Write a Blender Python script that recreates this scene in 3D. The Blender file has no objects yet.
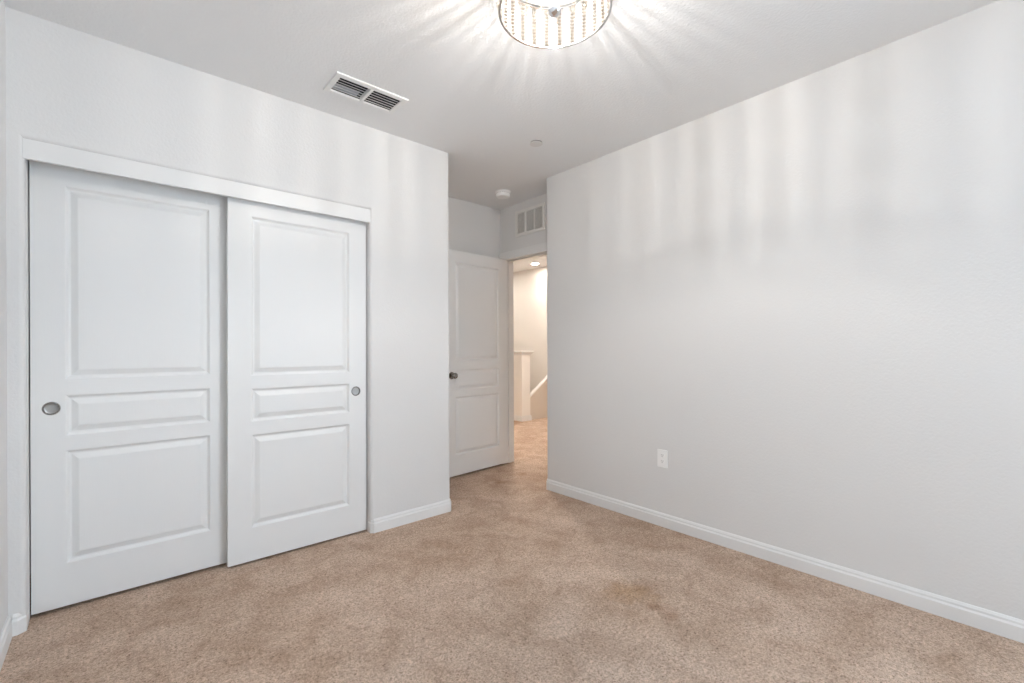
import bpy, bmesh, math, random
from mathutils import Vector, Matrix
random.seed(7)
S = bpy.context.scene
COL = S.collection
PI = math.pi

# ------------------------------------------------------------------ camera
A = 0.85
cd = bpy.data.cameras.new('camera'); cam = bpy.data.objects.new('camera', cd); COL.objects.link(cam)
cd.sensor_width = 36.0; cd.lens = 455.4222 / 1024 * 36.0; cd.clip_start = 0.02
cd.shift_y = (347.6395 - 341.5) / 1024
rgt, up, fwd = Vector((math.sin(A), -math.cos(A), 0)), Vector((0, 0, 1)), Vector((math.cos(A), math.sin(A), 0))
rl = -0.0039
er = rgt * math.cos(rl) + up * math.sin(rl); eu = -rgt * math.sin(rl) + up * math.cos(rl)
M = Matrix((er, eu, -fwd)).transposed().to_4x4(); M.translation = (0, 0, 1.17)
cam.matrix_world = M
S.camera = cam

# ------------------------------------------------------------------ light of the place: daylight sky through the window, lamps
SKY = (0.65, 0.83, 1.0); SKY_STRENGTH = 21.5
BULB = 4300.0; BULB_COL = (1.0, 0.955, 0.905)
HALL = 1050.0; HALL_COL = (1.0, 0.925, 0.84)
S.view_settings.view_transform = 'Standard'; S.view_settings.look = 'None'
S.view_settings.gamma = 1.0; S.view_settings.use_curve_mapping = False
S.view_settings.exposure = 0.22
w = bpy.data.worlds.new('sky'); S.world = w; w.use_nodes = True
bg = w.node_tree.nodes['Background']; bg.inputs[0].default_value = (*SKY, 1); bg.inputs[1].default_value = SKY_STRENGTH
WIN = (-2.70, -1.20, 0.62, 2.05, 2.702)         # window y0, y1, z0, z1 and wall face x (right wall, outside the view)
pl = bpy.data.lights.new('window_portal', 'AREA'); pl.shape = 'RECTANGLE'; pl.size = WIN[3] - WIN[2]; pl.size_y = WIN[1] - WIN[0]
pl.cycles.is_portal = True
po = bpy.data.objects.new('window_portal', pl); COL.objects.link(po)
po.location = (WIN[4] + 0.135, (WIN[0] + WIN[1]) / 2, (WIN[2] + WIN[3]) / 2); po.rotation_euler = (0, PI / 2, 0)   # faces -X, into the room
try:
    S.cycles.use_denoising = True
    S.cycles.max_bounces = 12; S.cycles.diffuse_bounces = 8; S.cycles.transparent_max_bounces = 16
    S.cycles.caustics_reflective = False; S.cycles.caustics_refractive = False
    S.cycles.sample_clamp_indirect = 20.0
except Exception:
    pass

# ------------------------------------------------------------------ materials
def mat(name, col, rough=0.5, metal=0.0, bump=None, spec=0.5):
    m = bpy.data.materials.new(name); m.use_nodes = True
    nt = m.node_tree; b = nt.nodes['Principled BSDF']
    b.inputs['Base Color'].default_value = (*col, 1); b.inputs['Roughness'].default_value = rough
    b.inputs['Metallic'].default_value = metal; b.inputs['Specular IOR Level'].default_value = spec
    if bump:
        sc, st, dist, stretch = bump
        tc = nt.nodes.new('ShaderNodeTexCoord'); mp = nt.nodes.new('ShaderNodeMapping'); mp.inputs['Scale'].default_value = stretch
        no = nt.nodes.new('ShaderNodeTexNoise'); no.inputs['Scale'].default_value = sc; no.inputs['Detail'].default_value = 3
        bp = nt.nodes.new('ShaderNodeBump'); bp.inputs['Strength'].default_value = st; bp.inputs['Distance'].default_value = dist
        nt.links.new(tc.outputs['Object'], mp.inputs[0]); nt.links.new(mp.outputs[0], no.inputs['Vector'])
        nt.links.new(no.outputs['Fac'], bp.inputs['Height']); nt.links.new(bp.outputs[0], b.inputs['Normal'])
    return m
MW = mat('wall_paint', (0.725, 0.718, 0.71), 0.75, bump=(95, 0.35, 0.003, (1, 1, 1)), spec=0.3)
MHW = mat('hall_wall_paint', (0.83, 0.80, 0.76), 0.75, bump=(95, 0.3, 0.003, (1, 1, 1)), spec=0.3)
MC = mat('ceiling_paint', (0.81, 0.815, 0.82), 0.85, bump=(85, 0.5, 0.004, (1, 1, 1)), spec=0.2)
MT = mat('trim_gloss_paint', (0.775, 0.772, 0.765), 0.4, bump=(40, 0.04, 0.001, (1, 1, 1)))
MD = mat('door_satin_paint', (0.775, 0.775, 0.77), 0.42, bump=(60, 0.12, 0.001, (3, 3, 0.25)))
MP = mat('white_plastic', (0.89, 0.89, 0.88), 0.35)
MV = mat('vent_enamel', (0.80, 0.80, 0.79), 0.4)
MVW = mat('return_vent_enamel', (0.78, 0.765, 0.74), 0.45)
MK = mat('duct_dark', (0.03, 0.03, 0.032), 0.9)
MKW = mat('duct_grey', (0.16, 0.145, 0.13), 0.9)
MDM = mat('damper_zinc', (0.62, 0.64, 0.67), 0.5, 0.4)
MN = mat('brushed_nickel', (0.42, 0.41, 0.39), 0.33, 1.0, bump=(200, 0.05, 0.0005, (1, 1, 8)))
MKN = mat('dark_nickel', (0.33, 0.315, 0.30), 0.16, 1.0)
MFP = mat('satin_pull_nickel', (0.38, 0.37, 0.36), 0.42, 0.9)
MCH = mat('polished_chrome', (0.75, 0.75, 0.76), 0.08, 1.0)
MSL = mat('slot_dark', (0.12, 0.12, 0.12), 0.6)
MPL = mat('sprinkler_plate_paint', (0.70, 0.69, 0.68), 0.5)
MJ = mat('joint_shadow_gap', (0.22, 0.21, 0.20), 0.9)

def emit(name, col, s):
    m = bpy.data.materials.new(name); m.use_nodes = True; nt = m.node_tree
    nt.nodes.remove(nt.nodes['Principled BSDF'])
    e = nt.nodes.new('ShaderNodeEmission'); e.inputs[0].default_value = (*col, 1); e.inputs[1].default_value = s
    nt.links.new(e.outputs[0], nt.nodes['Material Output'].inputs[0]); return m
MB = emit('bulb_glow', BULB_COL, BULB)
MH = emit('downlight_glow', HALL_COL, HALL * 0.27)
MH2 = emit('added_lamp_glow_bright', HALL_COL, HALL * 0.8)
MH3 = emit('added_lamp_glow_medium', HALL_COL, HALL * 0.55)

def crystal(name, tr, tint, soft):
    m = bpy.data.materials.new(name); m.use_nodes = True; nt = m.node_tree
    nt.nodes.remove(nt.nodes['Principled BSDF'])
    t = nt.nodes.new('ShaderNodeBsdfTransparent'); t.inputs[0].default_value = (*tint, 1)
    g = nt.nodes.new('ShaderNodeBsdfGlossy'); g.inputs['Roughness'].default_value = 0.08
    d = nt.nodes.new('ShaderNodeBsdfDiffuse'); d.inputs[0].default_value = (0.9, 0.88, 0.85, 1)
    l = nt.nodes.new('ShaderNodeBsdfTranslucent'); l.inputs[0].default_value = (0.9, 0.88, 0.85, 1)
    a1 = nt.nodes.new('ShaderNodeMixShader'); a1.inputs[0].default_value = 0.5
    a2 = nt.nodes.new('ShaderNodeMixShader'); a2.inputs[0].default_value = soft
    a3 = nt.nodes.new('ShaderNodeMixShader'); a3.inputs[0].default_value = 1 - tr
    nt.links.new(d.outputs[0], a1.inputs[1]); nt.links.new(l.outputs[0], a1.inputs[2])
    nt.links.new(g.outputs[0], a2.inputs[1]); nt.links.new(a1.outputs[0], a2.inputs[2])
    nt.links.new(t.outputs[0], a3.inputs[1]); nt.links.new(a2.outputs[0], a3.inputs[2])
    nt.links.new(a3.outputs[0], nt.nodes['Material Output'].inputs[0]); return m
MR = crystal('clear_glass_rod', 0.88, (0.97, 0.96, 0.95), 0.2)
MX = crystal('cut_crystal', 0.59, (0.80, 0.74, 0.66), 0.04)
MXI = crystal('inner_cut_crystal', 0.75, (0.86, 0.82, 0.76), 0.03)
MRW = crystal('frosted_glass_rod', 0.67, (0.97, 0.96, 0.95), 0.13)
def pane_mat():
    m = bpy.data.materials.new('window_glass'); m.use_nodes = True; nt = m.node_tree
    nt.nodes.remove(nt.nodes['Principled BSDF'])
    t = nt.nodes.new('ShaderNodeBsdfTransparent'); g = nt.nodes.new('ShaderNodeBsdfGlossy'); g.inputs['Roughness'].default_value = 0.02
    mx = nt.nodes.new('ShaderNodeMixShader'); mx.inputs[0].default_value = 0.06
    nt.links.new(t.outputs[0], mx.inputs[1]); nt.links.new(g.outputs[0], mx.inputs[2])
    nt.links.new(mx.outputs[0], nt.nodes['Material Output'].inputs[0]); return m
MG = pane_mat()

STAINS = [(1.826, 1.124, 0.06, (0.78, 0.70, 0.65)), (1.836, 1.05, 0.07, (0.84, 0.77, 0.73)), (1.864, 1.26, 0.15, (0.90, 0.82, 0.70)),
          (2.536, 3.052, 0.09, (0.74, 0.68, 0.62)), (2.848, 3.109, 0.07, (0.80, 0.74, 0.68))]
def carpet_mat():
    m = bpy.data.materials.new('carpet_pile'); m.use_nodes = True; nt = m.node_tree; N = nt.nodes; L = nt.links
    b = N['Principled BSDF']; b.inputs['Roughness'].default_value = 1.0; b.inputs['Specular IOR Level'].default_value = 0.05
    tc = N.new('ShaderNodeTexCoord')
    def noise(sc, det, rough, dist=0.0):
        n = N.new('ShaderNodeTexNoise'); n.inputs['Scale'].default_value = sc; n.inputs['Detail'].default_value = det
        n.inputs['Roughness'].default_value = rough; n.inputs['Distortion'].default_value = dist
        L.new(tc.outputs['Object'], n.inputs['Vector']); return n.outputs['Fac']
    def ramp(src, p0, c0, p1, c1):
        r = N.new('ShaderNodeValToRGB'); e = r.color_ramp.elements
        e[0].position = p0; e[0].color = (*c0, 1); e[1].position = p1; e[1].color = (*c1, 1)
        L.new(src, r.inputs[0]); return r.outputs[0]
    def mul(a, bb):
        x = N.new('ShaderNodeMix'); x.data_type = 'RGBA'; x.blend_type = 'MULTIPLY'; x.inputs['Factor'].default_value = 1
        L.new(a, x.inputs['A']); L.new(bb, x.inputs['B']); return x.outputs['Result']
    fine = noise(105, 5, 0.72, 0.25)
    finer = noise(290, 3, 0.6, 0.0)
    mxn = N.new('ShaderNodeMath'); mxn.operation = 'MULTIPLY_ADD'; mxn.inputs[1].default_value = 0.55
    hf = N.new('ShaderNodeMath'); hf.operation = 'MULTIPLY'; hf.inputs[1].default_value = 0.45; L.new(finer, hf.inputs[0])
    L.new(fine, mxn.inputs[0]); L.new(hf.outputs[0], mxn.inputs[2])
    col = ramp(mxn.outputs[0], 0.37, (0.315, 0.225, 0.172), 0.57, (0.75, 0.58, 0.462))
    tuft = noise(48, 2, 0.6, 0.8)
    col = mul(col, ramp(tuft, 0.3, (0.80, 0.79, 0.78), 0.65, (1.05, 1.05, 1.05)))
    patch = noise(5.0, 4, 0.6, 0.6)
    col = mul(col, ramp(patch, 0.36, (0.85, 0.82, 0.795), 0.60, (1.04, 1.05, 1.06)))
    big = noise(1.6, 3, 0.55, 0.4)
    col = mul(col, ramp(big, 0.38, (0.93, 0.90, 0.87), 0.62, (1.05, 1.05, 1.05)))
    # stray dark fibres
    vo = N.new('ShaderNodeTexVoronoi'); vo.inputs['Scale'].default_value = 62; vo.inputs['Randomness'].default_value = 1
    L.new(tc.outputs['Object'], vo.inputs['Vector'])
    col = mul(col, ramp(vo.outputs['Distance'], 0.06, (0.46, 0.41, 0.38), 0.28, (1, 1, 1)))
    # two worn-in stains on the carpet
    for (sx, sy, rad, c) in STAINS:
        sb = N.new('ShaderNodeVectorMath'); sb.operation = 'DISTANCE'; sb.inputs[1].default_value = (sx, sy, 0)
        L.new(tc.outputs['Object'], sb.inputs[0])
        wb = N.new('ShaderNodeMath'); wb.operation = 'MULTIPLY_ADD'; wb.inputs[1].default_value = -rad * 1.6; wb.inputs[2].default_value = rad * 0.8
        L.new(noise(14, 3, 0.65, 0.5), wb.inputs[0])
        dd = N.new('ShaderNodeMath'); dd.operation = 'ADD'; L.new(sb.outputs['Value'], dd.inputs[0]); L.new(wb.outputs[0], dd.inputs[1])
        dv = N.new('ShaderNodeMath'); dv.operation = 'DIVIDE'; dv.inputs[1].default_value = rad; L.new(dd.outputs[0], dv.inputs[0])
        col = mul(col, ramp(dv.outputs[0], 0.1, c, 0.95, (1, 1, 1)))
    L.new(col, b.inputs['Base Color'])
    ad = N.new('ShaderNodeMath'); ad.operation = 'ADD'; L.new(fine, ad.inputs[0]); L.new(tuft, ad.inputs[1])
    bp = N.new('ShaderNodeBump'); bp.inputs['Strength'].default_value = 0.7; bp.inputs['Distance'].default_value = 0.01
    L.new(ad.outputs[0], bp.inputs['Height']); L.new(bp.outputs[0], b.inputs['Normal'])
    return m
MF = carpet_mat()

# ------------------------------------------------------------------ mesh helpers
def obj(name, bm, m, parent=None, smooth=False, loc=None):
    bmesh.ops.recalc_face_normals(bm, faces=bm.faces)
    me = bpy.data.meshes.new(name); bm.to_mesh(me); bm.free()
    for x in (m if isinstance(m, (list, tuple)) else [m]): me.materials.append(x)
    if smooth:
        for p in me.polygons: p.use_smooth = True
        me.set_sharp_from_angle(angle=math.radians(40))
    o = bpy.data.objects.new(name, me); COL.objects.link(o)
    if loc is not None: o.location = loc
    if parent is not None: o.parent = parent
    return o
def box(bm, x0, x1, y0, y1, z0, z1, bev=0.0, seg=2):
    r = bmesh.ops.create_cube(bm, size=1.0)
    for v in r['verts']:
        v.co = Vector((x0 if v.co.x < 0 else x1, y0 if v.co.y < 0 else y1, z0 if v.co.z < 0 else z1))
    if bev:
        es = list({e for v in r['verts'] for e in v.link_edges})
        bmesh.ops.bevel(bm, geom=es, offset=bev, segments=seg, affect='EDGES', profile=0.5)
def prism(bm, pts, ax, a, b):
    """pts: polygon in the plane normal to axis ax, extruded from a to b along ax"""
    def p3(u, v, t): return {'x': (t, u, v), 'y': (u, t, v), 'z': (u, v, t)}[ax]
    lo = [bm.verts.new(p3(u, v, a)) for u, v in pts]; hi = [bm.verts.new(p3(u, v, b)) for u, v in pts]
    n = len(pts); bm.faces.new(lo); bm.faces.new(hi)
    for i in range(n): bm.faces.new((lo[i], lo[(i + 1) % n], hi[(i + 1) % n], hi[i]))
def round_edges(bm, test, r, seg=9):
    bmesh.ops.recalc_face_normals(bm, faces=bm.faces); bm.normal_update()
    es = [e for e in bm.edges if test(*(v.co for v in e.verts))]
    if es: bmesh.ops.bevel(bm, geom=es, offset=r, segments=seg, affect='EDGES', profile=0.5)
def lathe(bm, prof, n=32, axis='z', c=(0, 0, 0)):
    """prof: list of (radius, height)"""
    rings = []
    for r, h in prof:
        if r < 1e-6:
            rings.append([(0, 0, h)])
        else:
            rings.append([(r * math.cos(2 * PI * i / n), r * math.sin(2 * PI * i / n), h) for i in range(n)])
    def tr(p):
        x, y, z = p
        if axis == 'y': x, y, z = x, -z, y       # height grows towards -Y
        if axis == 'x': x, y, z = -z, x, y       # height grows towards -X
        return bm.verts.new((x + c[0], y + c[1], z + c[2]))
    V = [[tr(p) for p in r] for r in rings]
    for a, b in zip(V, V[1:]):
        for i in range(n):
            j = (i + 1) % n
            if len(a) == 1 and len(b) == 1: continue
            if len(a) == 1: bm.faces.new((a[0], b[j], b[i]))
            elif len(b) == 1: bm.faces.new((a[i], a[j], b[0]))
            else: bm.faces.new((a[i], a[j], b[j], b[i]))
    if len(V[0]) > 1: bm.faces.new(V[0])
    if len(V[-1]) > 1: bm.faces.new(V[-1])
def torus(bm, R, r, z, n=64, k=8):
    V = [[bm.verts.new(((R + r * math.cos(2 * PI * j / k)) * math.cos(2 * PI * i / n), (R + r * math.cos(2 * PI * j / k)) * math.sin(2 * PI * i / n),
                        z + r * math.sin(2 * PI * j / k))) for j in range(k)] for i in range(n)]
    for i in range(n):
        for j in range(k):
            bm.faces.new((V[i][j], V[(i + 1) % n][j], V[(i + 1) % n][(j + 1) % k], V[i][(j + 1) % k]))
def tag(o, label, cat, group=None, kind=None):
    o['label'] = label; o['category'] = cat
    if group: o['group'] = group
    if kind: o['kind'] = kind
    return o
def empty(name, loc, rz=0.0):
    o = bpy.data.objects.new(name, None); COL.objects.link(o); o.location = loc; o.rotation_euler = (0, 0, rz)
    o.empty_display_size = 0.05; return o
def struct(name, bm, m, label, cat, smooth=False):
    return tag(obj(name, bm, m, None, smooth), label, cat, kind='structure')
def sweep(bm, path, prof):
    """profile (out, z) swept along a plan polyline; 'out' is to the right of the walking direction; mitred"""
    P = [Vector(p) for p in path]; rows = []
    for i, p in enumerate(P):
        ds = []
        if i > 0: ds.append((P[i] - P[i - 1]).normalized())
        if i < len(P) - 1: ds.append((P[i + 1] - P[i]).normalized())
        ns = [Vector((d.y, -d.x)) for d in ds]
        n = ns[0] if len(ns) == 1 else (ns[0] + ns[1]) / (1 + ns[0].dot(ns[1]))
        rows.append([bm.verts.new((p.x + n.x * o, p.y + n.y * o, z)) for o, z in prof])
    k = len(prof)
    for a, b in zip(rows, rows[1:]):
        for j in range(k): bm.faces.new((a[j], a[(j + 1) % k], b[(j + 1) % k], b[j]))
    bm.faces.new(rows[0]); bm.faces.new(rows[-1])

# ------------------------------------------------------------------ the setting
H = 2.568
XL, YC, XC, XR, YR = -0.322, 2.754, 1.826, 2.702, 2.646
XN, YN, T = 2.963, 3.549, 0.115
TD = 0.138                                   # wall thickness at the doorway
YB = -3.0
OX0, OX1, OZ = -0.271, 1.228, 2.045            # closet opening
DY0, DY1, DZ = 2.757, 3.506, 2.052             # clear doorway between the jambs
HX, HY0, HY1 = 5.62, 0.6, 7.6                 # landing beyond the doorway

bm = bmesh.new()
prism(bm, [(XL - T, YB - T), (XR + T, YB - T), (XR + T, HY0 - T), (HX + T, HY0 - T), (HX + T, HY1 + T), (XL - T, HY1 + T)], 'z', -0.12, 0.0)
struct('floor', bm, MF, 'tan beige cut pile carpet running through the doorway', 'carpet floor')

def grid_slab(bm, xs, ys, skip, z0, z1):
    """slab with rectangular holes"""
    for z in (z0, z1):
        V = {(i, j): bm.verts.new((x, y, z)) for i, x in enumerate(xs) for j, y in enumerate(ys)}
        for i in range(len(xs) - 1):
            for j in range(len(ys) - 1):
                if (i, j) not in skip: bm.faces.new((V[i, j], V[i + 1, j], V[i + 1, j + 1], V[i, j + 1]))
CVX, CVY = (0.857, 1.257), (2.303, 2.508)     # ceiling register outer size
cvh = (CVX[0] + 0.028, CVX[1] - 0.028, CVY[0] + 0.030, CVY[1] - 0.026)
bm = bmesh.new()
grid_slab(bm, (XL - T, cvh[0], cvh[1], XR + T, HX + T), (YB - T, HY0 - T, cvh[2], cvh[3], HY1 + T), {(1, 2), (3, 0)}, H, H + 0.12)
struct('ceiling', bm, MC, 'flat white ceiling with a fine orange peel texture', 'ceiling')

bm = bmesh.new(); box(bm, XL - T, XL, YB - T, YN + T, 0, H)
struct('wall_left', bm, MW, 'narrow sliver of off-white wall left of the closet', 'wall')

# closet wall: a frame shape with round-nosed opening and corner
bm = bmesh.new()
prism(bm, [(XL, 0), (OX0, 0), (OX0, OZ), (OX1, OZ), (OX1, 0), (XC, 0), (XC, H), (XL, H)], 'y', YC, YC + T)
eps = 1e-4
def is_closet_edge(a, b):
    if abs(a.y - YC) > eps or abs(b.y - YC) > eps: return False
    for x in (OX0, OX1, XC):
        if abs(a.x - x) < eps and abs(b.x - x) < eps: return True
    return abs(a.z - OZ) < eps and abs(b.z - OZ) < eps
round_edges(bm, is_closet_edge, 0.018)
struct('wall_closet', bm, MW, 'off-white wall around the sliding closet doors with round corners', 'wall')
bm = bmesh.new(); box(bm, XC - T, XC, YC + T, YN, 0, H)
struct('wall_closet_side', bm, MW, 'short return wall between closet and entry nook', 'wall')
bm = bmesh.new(); box(bm, XL, XN + T, YN, YN + T, 0, H)
struct('wall_nook', bm, MW, 'white wall behind the open hinged door', 'wall')

y0, y1, z0, z1, _ = WIN
bm = bmesh.new()
prism(bm, [(XR, -0.1), (XR + T, -0.1), (XR + T, HY0 - T), (XN + T, HY0 - T), (XN + T, YR), (XR, YR)], 'z', 0, H)
round_edges(bm, lambda a, b: all(abs(v.x - XR) < eps and abs(v.y - YR) < eps for v in (a, b)), 0.018)
for b_ in ((YB, y0, 0, H), (y1, -0.1, 0, H), (y0, y1, 0, z0), (y0, y1, z1, H)):
    box(bm, XR, XR + T, b_[0], b_[1], b_[2], b_[3])
struct('wall_right', bm, MW, 'long plain off-white wall on the right with a power outlet', 'wall')

bm = bmesh.new()
RJ = 0.018
prism(bm, [(YR, 0), (DY0 - RJ, 0), (DY0 - RJ, DZ + RJ), (DY1 + RJ, DZ + RJ), (DY1 + RJ, 0), (YN, 0), (YN, H), (YR, H)], 'x', XN, XN + TD)
struct('wall_doorway', bm, MW, 'wall of the entry nook with doorway and return grille', 'wall')

bm = bmesh.new(); box(bm, XL, XR + T, YB - T, YB, 0, H)
struct('wall_back', bm, MW, 'off-white wall behind the viewer', 'wall')
wn = tag(empty('window_1', (XR + 0.06, (y0 + y1) / 2, z0), -PI / 2), 'white framed sliding window in the right wall, level with the viewer', 'window', kind='structure')
bm = bmesh.new(); ww, wh = (y1 - y0) / 2, z1 - z0
for a, b, c, d in ((-ww, ww, 0, .045), (-ww, ww, wh - .045, wh), (-ww, -ww + .045, .045, wh - .045), (ww - .045, ww, .045, wh - .045), (-.025, .025, .045, wh - .045)):
    box(bm, a, b, -.03, .03, c, d, .003)
obj('window_frame', bm, MT, wn)
bm = bmesh.new(); box(bm, -ww + .04, ww - .04, -.003, .003, .04, wh - .04); obj('pane', bm, MG, wn)
bm = bmesh.new(); box(bm, -ww - .04, ww + .04, -.09, -.02, -.025, -.001, .004); obj('window_sill', bm, MT, wn)

# landing beyond the doorway
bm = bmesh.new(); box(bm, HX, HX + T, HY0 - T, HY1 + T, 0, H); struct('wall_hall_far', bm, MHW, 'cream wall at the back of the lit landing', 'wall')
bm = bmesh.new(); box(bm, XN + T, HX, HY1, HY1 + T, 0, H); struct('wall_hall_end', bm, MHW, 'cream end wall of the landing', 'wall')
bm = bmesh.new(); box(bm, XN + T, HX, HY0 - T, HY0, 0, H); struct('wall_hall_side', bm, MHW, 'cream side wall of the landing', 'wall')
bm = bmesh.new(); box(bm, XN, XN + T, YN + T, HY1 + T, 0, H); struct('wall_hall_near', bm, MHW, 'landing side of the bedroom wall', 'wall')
GX0, GX1, GY = 4.874, 5.064, 5.316
bm = bmesh.new(); box(bm, GX0, GX1, GY, HY1, 0, 1.062)
round_edges(bm, lambda a, b: all(abs(v.y - GY) < eps for v in (a, b)) and abs(a.z - b.z) > .5, 0.012, 4)
struct('wall_half', bm, MHW, 'cream waist high half wall on the landing', 'half wall')
MSW = mat('stair_wall_beige', (0.66, 0.60, 0.53), 0.75, bump=(95, 0.3, 0.003, (1, 1, 1)), spec=0.3)  # darker beige than the other landing walls
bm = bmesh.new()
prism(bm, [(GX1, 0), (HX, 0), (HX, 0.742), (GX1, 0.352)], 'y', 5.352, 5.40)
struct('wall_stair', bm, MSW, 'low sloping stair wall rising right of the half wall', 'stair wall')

# trims
BB = [(0, 0), (0.014, 0), (0.014, 0.058), (0.0095, 0.066), (0.0095, 0.075), (0.004, 0.085), (0, 0.085)]
def base(name, path, label):
    bm = bmesh.new(); sweep(bm, path, BB); return struct(name, bm, MT, label, 'baseboard')
q = 0.016
base('baseboard_left', [(XL, YC - 0.0), (XL, YB)][::-1] , 'white baseboard along the sliver of wall at far left')
base('baseboard_closet_left', [(XL + 0.014, YC), (-.299, YC), (-.284, YC + .012), (-.284, YC + 0.075)], 'tiny white baseboard piece left of the closet doors')
base('baseboard_closet', [(1.238, YC + 0.045), (1.238, YC + .010), (1.248, YC), (XC - q, YC), (XC, YC + q), (XC, YN)], 'white baseboard wrapping the wall right of the closet doors')
base('baseboard_right', [(XN, YR), (XR + q, YR), (XR, YR - q), (XR, YB)], 'white baseboard along the long right wall')
base('baseboard_nook', [(XC + 0.014, YN), (XN, YN)], 'white baseboard behind the open hinged door')
base('baseboard_half_wall', [(GX0, HY1), (GX0, GY), (GX1, GY), (GX1, 5.352)], 'white baseboard around the foot of the half wall')

bm = bmesh.new(); box(bm, OX0 - 0.0065, OX1 + 0.0050, YC + 0.002, YC + 0.021, 1.966, 2.0475, 0.0015)
struct('trim_1', bm, MT, 'flat white fascia board over the sliding closet doors', 'fascia')
# door lining, stop and casing
bm = bmesh.new()
for y0_, y1_ in ((DY0 - RJ, DY0), (DY1, DY1 + RJ)): box(bm, XN - 0.001, XN + TD + 0.001, y0_, y1_, 0, DZ + RJ)
box(bm, XN - 0.001, XN + TD + 0.001, DY0, DY1, DZ, DZ + RJ)
for y0_, y1_ in ((DY0, DY0 + 0.011), (DY1 - 0.011, DY1)): box(bm, XN + 0.062, XN + 0.097, y0_, y1_, 0, DZ, .002)
box(bm, XN + 0.062, XN + 0.097, DY0 + .011, DY1 - .011, DZ - 0.011, DZ, .002)
struct('trim_2', bm, MT, 'white door lining of the doorway to the landing', 'door frame')
bm = bmesh.new()
cz0, cz1 = DZ - 0.006, DZ + 0.070
prism(bm, [(XN, cz0), (XN - .010, cz0), (XN - .014, cz0 + .02), (XN - .017, cz1 - .012), (XN - .014, cz1), (XN, cz1)], 'y', DY0 - 0.078, YN)
prism(bm, [(XN, DY0 - .078), (XN - .014, DY0 - .078), (XN - .017, DY0 - .066), (XN - .014, DY0 - .025), (XN - .010, DY0 - .005), (XN, DY0 - .005)], 'z', 0, cz0)
box(bm, XN - .012, XN, DY1 + .005, YN, 0, cz0)
struct('trim_3', bm, MT, 'white casing above the doorway to the landing', 'door casing')
# half-wall cap: board over a sloped moulding
bm = bmesh.new()
box(bm, GX0 - .040, GX1 + .040, GY - .040, HY1, 1.098, 1.116, .004)
v = []
for z_, o_ in ((1.052, .003), (1.062, .006), (1.085, .022), (1.098, .028)):
    v.append([bm.verts.new(c) for c in ((GX0 - o_, GY - o_, z_), (GX1 + o_, GY - o_, z_), (GX1 + o_, HY1, z_), (GX0 - o_, HY1, z_))])
for a, b in zip(v, v[1:]):
    for i in range(4): bm.faces.new((a[i], a[(i + 1) % 4], b[(i + 1) % 4], b[i]))
bm.faces.new(v[0][::-1]); bm.faces.new(v[-1])
struct('trim_4', bm, MT, 'white wooden cap on top of the half wall', 'wall cap')
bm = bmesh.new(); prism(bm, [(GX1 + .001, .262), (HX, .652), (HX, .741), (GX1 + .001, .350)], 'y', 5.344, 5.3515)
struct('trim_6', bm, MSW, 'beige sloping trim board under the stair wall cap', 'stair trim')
bm = bmesh.new()
sl = (0.742 - 0.352) / (HX - GX1)
prism(bm, [(GX1 + .001, .350), (HX, .741), (HX, .758), (GX1 + .001, .367)], 'y', 5.340, 5.412)
struct('trim_5', bm, MHW, 'sloping white cap on the stair wall', 'stair trim')

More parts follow.
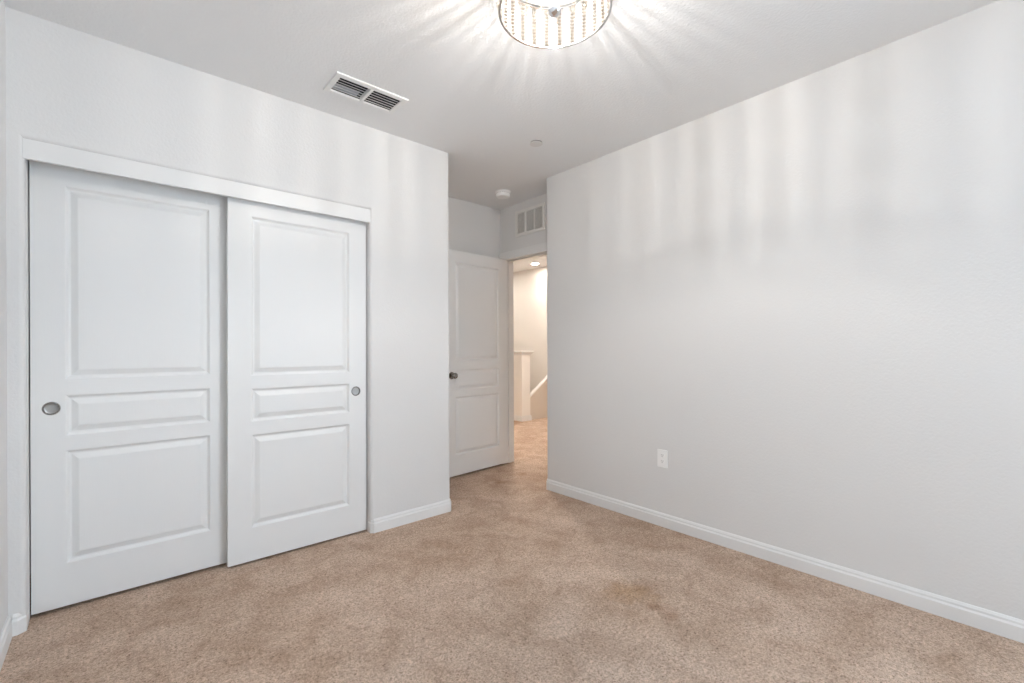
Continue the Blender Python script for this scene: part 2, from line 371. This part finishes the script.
# ------------------------------------------------------------------ panelled doors
def door_slab(bm, w, h, t, px, pz, hole=None, both=False):
    """slab in x 0..w, z 0..h, front face at y=0 looking to -Y, back at y=t; px panel x-range, pz list of z-ranges, hole (x, z, r) round"""
    steps = [(0.0, 0.0), (0.003, 0.001), (0.012, 0.012), (0.016, 0.013), (0.019, 0.013), (0.041, 0.0025), (0.045, 0.0015)]
    xs = [0, px[0], px[1], w]; zs = [0] + [z for p in pz for z in p] + [h]
    if hole:
        hx, hz, hr = hole; s = hr + 0.006
        xs = sorted(xs + [hx - s, hx + s]); zs = sorted(zs + [hz - s, hz + s])
    def face_side(yb, sg, use_hole):
        V = {}
        def gv(x, z):
            k = (round(x, 5), round(z, 5))
            if k not in V: V[k] = bm.verts.new((x, yb, z))
            return V[k]
        for x0, x1 in zip(xs, xs[1:]):
            for z0, z1 in zip(zs, zs[1:]):
                inpan = [p for p in pz if x0 >= px[0] - 1e-6 and x1 <= px[1] + 1e-6 and z0 >= p[0] - 1e-6 and z1 <= p[1] + 1e-6]
                if inpan: continue
                c = [gv(x0, z0), gv(x1, z0), gv(x1, z1), gv(x0, z1)]
                if use_hole and hole and abs((x0 + x1) / 2 - hx) < 1e-5 and abs((z0 + z1) / 2 - hz) < 1e-5:
                    n = 32
                    ring = [bm.verts.new((hx + hr * math.cos(2 * PI * i / n - .75 * PI), yb, hz + hr * math.sin(2 * PI * i / n - .75 * PI))) for i in range(n)]
                    for k in range(4):
                        arc = [ring[(k * 8 + j) % n] for j in range(9)]
                        bm.faces.new([c[k], c[(k + 1) % 4]] + arc[::-1])
                else: bm.faces.new(c)
        for p in pz:
            zc = [z for z in zs if p[0] - 1e-6 <= z <= p[1] + 1e-6]; xc = [x for x in xs if px[0] - 1e-6 <= x <= px[1] + 1e-6]
            prev = None
            for o, d in steps:
                X0, X1, Z0, Z1 = px[0] + o, px[1] - o, p[0] + o, p[1] - o
                cur = [gv(X0, Z0), gv(X1, Z0), gv(X1, Z1), gv(X0, Z1)] if o == 0 else [bm.verts.new((a, yb + sg * d, b)) for a, b in ((X0, Z0), (X1, Z0), (X1, Z1), (X0, Z1))]
                if prev:
                    for k in range(4): bm.faces.new((prev[k], prev[(k + 1) % 4], cur[(k + 1) % 4], cur[k]))
                prev = cur
            bm.faces.new(prev)
    face_side(0.0, 1, True)
    if both: face_side(t, -1, False)
    else:
        bm.faces.new([bm.verts.new(c) for c in ((0, t, 0), (w, t, 0), (w, t, h), (0, t, h))])
    for a, b in (((0, 0), (w, 0)), ((w, 0), (w, h)), ((w, h), (0, h)), ((0, h), (0, 0))):
        bm.faces.new([bm.verts.new(c) for c in ((a[0], 0, a[1]), (b[0], 0, b[1]), (b[0], t, b[1]), (a[0], t, a[1]))])
def no_recalc_obj(name, bm, m, parent):
    bmesh.ops.remove_doubles(bm, verts=bm.verts, dist=1e-5)
    return obj(name, bm, m, parent)
def sliding_door(name, x, y, w, z0, px, pz, hole, label):
    t = tag(empty(name, (x, y, z0)), label, 'closet door', kind='structure')
    bm = bmesh.new(); h = 2.02 - z0
    pz = [(a - z0, b - z0) for a, b in pz]; px = (px[0] - x, px[1] - x); hole = (hole[0] - x, hole[1] - z0, 0.026)
    door_slab(bm, w, h, 0.035, px, pz, hole)
    no_recalc_obj('slab', bm, MD, t)
    bm = bmesh.new()   # recessed finger cup: rim proud of the face, dished pan behind it
    lathe(bm, [(0.0238, -0.007), (0.0245, 0.0005), (0.026, 0.0022), (0.0285, 0.0022), (0.0298, 0.0002), (0.0255, 0.0), (0.0250, -0.0100), (0.0238, -0.007)], 40, 'y', (hole[0], 0, hole[1]))
    bmesh.ops.delete(bm, geom=[f for f in bm.faces if len(f.verts) > 4], context='FACES')
    fp = obj('finger_pull', bm, MKN, t, True)
    bm = bmesh.new()
    lathe(bm, [(0.0, -0.0095), (0.016, -0.0095), (0.0215, -0.0088), (0.0240, -0.0072), (0.0240, -0.0105), (0.0, -0.0107)], 40, 'y', (hole[0], 0, hole[1]))
    obj('cup', bm, MFP, fp, True)
    return t
PZ = [(0.206, 0.715), (0.781, 0.964), (1.034, 1.907)]
sliding_door('door_1', -0.267, 2.867, 0.757, 0.016, (-0.158, 0.391), PZ, (-0.203, 0.908), 'rear sliding closet door on the left, white with three raised panels')
PZ2 = [(0.192, 0.701), (0.771, 0.953), (1.021, 1.893)]
sliding_door('door_2', 0.458, 2.804, 0.761, 0.014, (0.567, 1.111), PZ2, (1.151, 0.902), 'front sliding closet door on the right, white with three raised panels')

bpy.data.objects['door_2'].rotation_euler.y = math.radians(0.15)   # hangs a touch out of plumb

# hinged door: leaf local x runs from the free edge (0) to the hinge edge
LW, LT = 0.762, 0.035
ang = math.radians(4.5)
hc = Vector((2.982, 3.464))                                   # visible corner at the hinge
fe = hc - Vector((math.cos(ang), math.sin(ang))) * LW           # visible corner at the free edge
dr = tag(empty('door_3', (fe.x, fe.y, 0.02), ang), 'white three-panel hinged door standing open in the entry nook', 'door', kind='structure')
bm = bmesh.new()
door_slab(bm, LW, 2.029, LT, (0.094, LW - 0.116), [(p[0] - .02, p[1] - .02) for p in [(0.200, 0.728), (0.785, 0.975), (1.052, 1.946)]], None, True)
no_recalc_obj('slab', bm, MD, dr)
bm = bmesh.new()
lathe(bm, [(0, 0), (0.033, 0), (0.033, 0.003), (0.029, 0.008), (0.014, 0.010), (0.012, 0.013), (0.012, 0.030), (0.017, 0.034), (0.0245, 0.041), (0.0275, 0.050), (0.0255, 0.058), (0.018, 0.064), (0, 0.066)], 36, 'y', (0.053, 0, 0.903))
kn = obj('door_knob', bm, MKN, dr, True); kn['label'] = 'round brushed nickel knob'
for z in (0.23, 1.02, 1.80):
    bm = bmesh.new()
    box(bm, LW + 0.0002, LW + 0.0025, 0.004, LT, z - .045, z + .045)
    lathe(bm, [(0, z - .046), (.006, z - .046), (.006, z + .046), (0, z + .046)], 12, 'z', (LW + .006, LT + .004, 0))
    obj('hinge', bm, MN, dr)

# ------------------------------------------------------------------ crystal drum light
LC = Vector((1.184, 1.112)); LR = 0.1965; LZ = 2.36
lt = tag(empty('ceiling_light', (LC.x, LC.y, H)), 'round crystal drum ceiling light glowing white at the top of the room', 'ceiling light')
zb = LZ - H; zt = -0.050
bm = bmesh.new(); lathe(bm, [(0, -0.001), (0.180, -0.001), (0.190, -0.008), (0.190, -0.044), (0.186, -0.046), (0, -0.046)], 64); obj('canopy', bm, MP, lt, True)
for z in (zt, zb + .003):
    bm = bmesh.new()
    lathe(bm, [(LR - .004, z - .003), (LR + .003, z - .003), (LR + .003, z + .003), (LR - .004, z + .003), (LR - .004, z - .003)], 96)
    bmesh.ops.delete(bm, geom=[f for f in bm.faces if len(f.verts) > 4], context='FACES')
    obj('rim', bm, MCH, lt, True)
NS = 24
def strand_mesh(n, r, ztop, zbot):
    bm = bmesh.new(); st = (ztop - zbot) / n
    for i in range(n):
        z = ztop - st * (i + .5)
        lathe(bm, [(0, z - st * .47), (r, z - st * .12), (r, z + st * .12), (0, z + st * .47)], 6)
    return bm
base_s = None
for i in range(NS):
    a = 2 * PI * (i + .5) / NS
    if base_s is None: s_ = base_s = obj('crystal_strand', strand_mesh(11, .0085, zt - .004, zb + .007), MX, lt)
    else: s_ = base_s.copy(); COL.objects.link(s_); s_.parent = lt
    s_.location = (math.cos(a) * (LR - .001), math.sin(a) * (LR - .001), 0); s_.rotation_euler = (0, 0, a)
base_r = [None, None]
for i in range(NS):
    for k in (1, 2, 3):
        a = 2 * PI * (i + .5 + k / 4) / NS; q_ = 1 if k == 2 else 0
        if base_r[q_] is None:
            hw = .0072 if q_ else .0032
            bm = bmesh.new(); prism(bm, [(-.0015, -hw), (.0015, -hw), (.0028, 0), (.0015, hw), (-.0015, hw), (-.0028, 0)], 'z', zb + .007, zt - .004)
            r_ = base_r[q_] = obj('glass_rod', bm, MRW if q_ else MR, lt)
        else: r_ = base_r[q_].copy(); COL.objects.link(r_); r_.parent = lt
        r_.location = (math.cos(a) * (LR - .001), math.sin(a) * (LR - .001), 0); r_.rotation_euler = (0, 0, a)
base_i = None
for i in range(12):
    a = 2 * PI * (i + .25) / 12
    if base_i is None: s_ = base_i = obj('inner_strand', strand_mesh(8, .007, zt - .004, zb + .045), MXI, lt)
    else: s_ = base_i.copy(); COL.objects.link(s_); s_.parent = lt
    s_.location = (math.cos(a) * .125, math.sin(a) * .125, 0); s_.rotation_euler = (0, 0, a)
bm = bmesh.new()
lathe(bm, [(0, zb - .014), (.010, zb - .012), (.020, zb - .006), (.024, zb + .004), (.022, zb + .010), (0, zb + .014)], 32)
for i in range(3):
    a = 2 * PI * i / 3 + .4; box(bm, .020 * math.cos(a) - .0006, .020 * math.cos(a) + .0006, .020 * math.sin(a) - .0006, .020 * math.sin(a) + .0006, zb + .008, -.046)
obj('finial', bm, MCH, lt, True)
bm = bmesh.new(); lathe(bm, [(0, -.132), (.004, -.130), (.0102, -.122), (.0102, -.086), (.007, -.077), (0, -.076)], 12); obj('bulb', bm, MB, lt, True)
bm = bmesh.new(); lathe(bm, [(0, -.046), (.012, -.046), (.012, -.068), (.008, -.075), (0, -.075)], 24); obj('socket', bm, MCH, lt, True)

# ------------------------------------------------------------------ ceiling register
cx, cy = (CVX[0] + CVX[1]) / 2, (CVY[0] + CVY[1]) / 2
cv = tag(empty('ceiling_vent', (cx, cy, H)), 'white rectangular louvred air vent in the ceiling above the closet', 'air vent')
hx, hy = (CVX[1] - CVX[0]) / 2, (CVY[1] - CVY[0]) / 2
ix0, ix1, iy0, iy1 = cvh[0] - cx, cvh[1] - cx, cvh[2] - cy, cvh[3] - cy
bm = bmesh.new()
def ring4(a, z): return [bm.verts.new((x, y, z)) for x, y in ((a[0], a[2]), (a[1], a[2]), (a[1], a[3]), (a[0], a[3]))]
R_ = [ring4((-hx, hx, -hy, hy), -.0003), ring4((-hx, hx, -hy, hy), -.0075), ring4((-hx + .003, hx - .003, -hy + .003, hy - .003), -.0095),
      ring4((ix0, ix1, iy0, iy1), -.0095), ring4((ix0 - .0, ix1 + .0, iy0, iy1), -.0003)]
for a, b in zip(R_, R_[1:]):
    for i in range(4): bm.faces.new((a[i], a[(i + 1) % 4], b[(i + 1) % 4], b[i]))
obj('vent_frame', bm, MV, cv)
bm = bmesh.new(); box(bm, -.008, .008, iy0, iy1, -.011, .012, .001); obj('divider', bm, MV, cv)
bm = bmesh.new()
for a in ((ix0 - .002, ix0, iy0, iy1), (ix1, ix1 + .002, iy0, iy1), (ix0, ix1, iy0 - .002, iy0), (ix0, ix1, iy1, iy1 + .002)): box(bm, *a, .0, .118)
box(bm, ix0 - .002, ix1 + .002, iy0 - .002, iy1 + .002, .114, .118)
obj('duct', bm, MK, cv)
base_l = None; ns = 6
for side in (0, 1):
    for i in range(ns):
        y = iy0 + (iy1 - iy0) * (i + .5) / ns
        if base_l is None:
            bm = bmesh.new(); L_ = (ix1 - ix0) / 2 - .012
            box(bm, -L_ / 2, L_ / 2, -.0012, .0012, -.0090, .0090)
            bmesh.ops.rotate(bm, verts=bm.verts, cent=(0, 0, 0), matrix=Matrix.Rotation(math.radians(-57), 3, 'X'))
            s_ = base_l = obj('slat', bm, MV, cv)
        else: s_ = base_l.copy(); COL.objects.link(s_); s_.parent = cv
        s_.location = ((ix0 - .008) / 2 if side == 0 else (ix1 + .008) / 2, y, .001)
bm = bmesh.new(); prism(bm, [(iy1 - .002, .0085), (iy1 - .002, .010), (iy1 - .050, .0135), (iy1 - .050, .012)], 'x', ix0 + .012, -.028)
obj('damper', bm, MDM, cv)

# return grille over the door
vy0, vy1, vz0, vz1 = 2.907, 3.303, 2.242, 2.489
wv = tag(empty('wall_vent', (XN, (vy0 + vy1) / 2, (vz0 + vz1) / 2)), 'white return grille with three openings above the doorway', 'air vent')
hy, hz = (vy1 - vy0) / 2, (vz1 - vz0) / 2
cells = [(-.171, -.068), (-.052, .052), (.072, .173)]
bm = bmesh.new()
ih = .096
for a, b, c, d in ((-hy, hy, ih, hz), (-hy, hy, -hz, -ih), (-hy, cells[0][0], -ih, ih), (cells[2][1], hy, -ih, ih)):
    box(bm, -.013, -.0003, a, b, c, d, .0015)
obj('vent_frame', bm, MVW, wv)
for a, b in ((cells[0][1], cells[1][0]), (cells[1][1], cells[2][0])):
    bm = bmesh.new(); box(bm, -.0125, -.0003, a, b, -ih, ih, .001); obj('divider', bm, MVW, wv)
bm = bmesh.new(); box(bm, -.0012, -.0004, cells[0][0], cells[2][1], -ih, ih); obj('filter_back', bm, MKW, wv)
base_l = None
for (a, b) in cells:
    for i in range(18):
        z = -ih + 2 * ih * (i + .5) / 18
        bm = bmesh.new(); box(bm, -.0045, .0045, -.0506, .0506, -.0004, .0004)
        bmesh.ops.rotate(bm, verts=bm.verts, cent=(0, 0, 0), matrix=Matrix.Rotation(math.radians(40), 3, 'Y'))
        if base_l is None: s_ = base_l = obj('slat', bm, MVW, wv)
        else: bm.free(); s_ = base_l.copy(); COL.objects.link(s_); s_.parent = wv
        s_.location = (-.0048, (a + b) / 2, z)
for y in (-hy + .012, hy - .010):
    bm = bmesh.new(); lathe(bm, [(0, .0102), (.003, .0100), (.004, .0088), (0, .0088)], 12, 'x', (0, y, 0)); obj('screw', bm, MN, wv)

# ------------------------------------------------------------------ small ceiling and wall fittings
sd = tag(empty('smoke_detector', (2.645, 3.125, H)), 'round white smoke detector on the ceiling of the entry nook', 'smoke detector')
bm = bmesh.new(); lathe(bm, [(0, -.0003), (.070, -.0003), (.070, -.008), (.066, -.010), (0, -.010)], 40); obj('base_plate', bm, MP, sd, True)
bm = bmesh.new(); lathe(bm, [(0, -.010), (.061, -.010), (.063, -.014), (.063, -.036), (.058, -.045), (.040, -.049), (.020, -.050), (0, -.050)], 40); obj('housing', bm, MP, sd, True)
bm = bmesh.new()
for i in range(24):
    a = 2 * PI * i / 24; r = Matrix.Rotation(a, 3, 'Z')
    n0 = len(bm.verts); box(bm, .0620, .0634, -.004, .004, -.0185, -.0155); bm.verts.ensure_lookup_table()
    bmesh.ops.rotate(bm, verts=bm.verts[n0:], cent=(0, 0, 0), matrix=r)
obj('side_slots', bm, MSL, sd)
bm = bmesh.new(); lathe(bm, [(0, -.0495), (.008, -.0495), (.008, -.052), (.006, -.053), (0, -.053)], 20, 'z', (.02, -.01, 0)); obj('test_button', bm, MP, sd, True)

sp = tag(empty('sprinkler_cover', (2.178, 2.221, H)), 'small round sprinkler cover plate on the ceiling, nearest the right wall corner', 'sprinkler cover')
bm = bmesh.new(); lathe(bm, [(0, -.0003), (.040, -.0003), (.040, -.008), (0, -.008)], 32); obj('gap_ring', bm, MJ, sp, True)
bm = bmesh.new(); lathe(bm, [(0, -.008), (.043, -.008), (.044, -.0095), (.042, -.0115), (0, -.0122)], 40); obj('plate', bm, MPL, sp, True)

ou = tag(empty('power_outlet', (XR, 1.5875, 0.4425)), 'white duplex power outlet low on the right wall', 'power outlet')
bm = bmesh.new()
box(bm, -.0062, -.0003, -.0365, .0365, -.0575, .0575, .0035, 3); obj('cover_plate', bm, MP, ou)
for sgn in (1, -1):
    bm = bmesh.new()
    pts = []
    for i in range(28):
        a = 2 * PI * i / 28; pts.append((max(-.0145, min(.0145, .0172 * math.cos(a))), .0172 * math.sin(a) * .82))
    prism(bm, pts, 'x', -.0078, -.0058); rc = obj('receptacle', bm, MP, ou, loc=(0, 0, sgn * .0195))
    for (yy, zz, hw, hh) in ((-.0063, .004, .0011, .0045), (.0063, .004, .0011, .0036)):
        bm = bmesh.new(); box(bm, -.0081, -.0076, yy - hw, yy + hw, zz - hh, zz + hh); obj('slot', bm, MSL, rc)
    bm = bmesh.new(); lathe(bm, [(0, .0081), (.0025, .0081), (.0025, .0076), (0, .0076)], 14, 'x', (0, 0, -.0068)); obj('ground_hole', bm, MSL, rc)
bm = bmesh.new(); lathe(bm, [(0, .0072), (.0025, .0070), (.003, .0060), (0, .0060)], 14, 'x'); obj('screw', bm, MP, ou)

def downlight(x, y, label, glow):
    d = tag(empty('downlight', (x, y, H)), label, 'recessed light')
    bm = bmesh.new(); lathe(bm, [(.052, -.0003), (.075, -.0003), (.076, -.003), (.070, -.007), (.055, -.008), (.052, -.0003)], 40)
    bmesh.ops.delete(bm, geom=[f for f in bm.faces if len(f.verts) > 4], context='FACES')
    obj('trim_ring', bm, MP, d, True)
    bm = bmesh.new(); lathe(bm, [(0, -.0005), (.0545, -.0005), (.0545, -.0045), (0, -.0055)], 32); obj('lens', bm, glow, d, True)
    return d
downlight(5.291, 5.435, 'round lit recessed light in the landing ceiling, seen through the doorway', MH)
downlight(3.5, 3.95, 'unseen recessed light added just outside the doorway to brighten the landing', MH2)  # added lamp out of view, brightens the landing carpet by the door
downlight(5.05, 4.45, 'unseen recessed light added beyond the right wall to brighten the landing', MH3)  # added lamp out of view, lifts the right part of the far wall
downlight(5.2, 6.75, 'unseen recessed light added behind the half wall to brighten the landing', MH)  # added lamp out of view, evens the light on the far wall
hd = tag(empty('ceiling_fitting', (4.985, 4.90, H)), 'pale round fitting on the landing ceiling at the right door edge', 'ceiling fitting')
bm = bmesh.new(); lathe(bm, [(0, -.0003), (.085, -.0003), (.086, -.008), (.078, -.018), (.05, -.022), (0, -.022)], 40); obj('housing', bm, MP, hd, True)
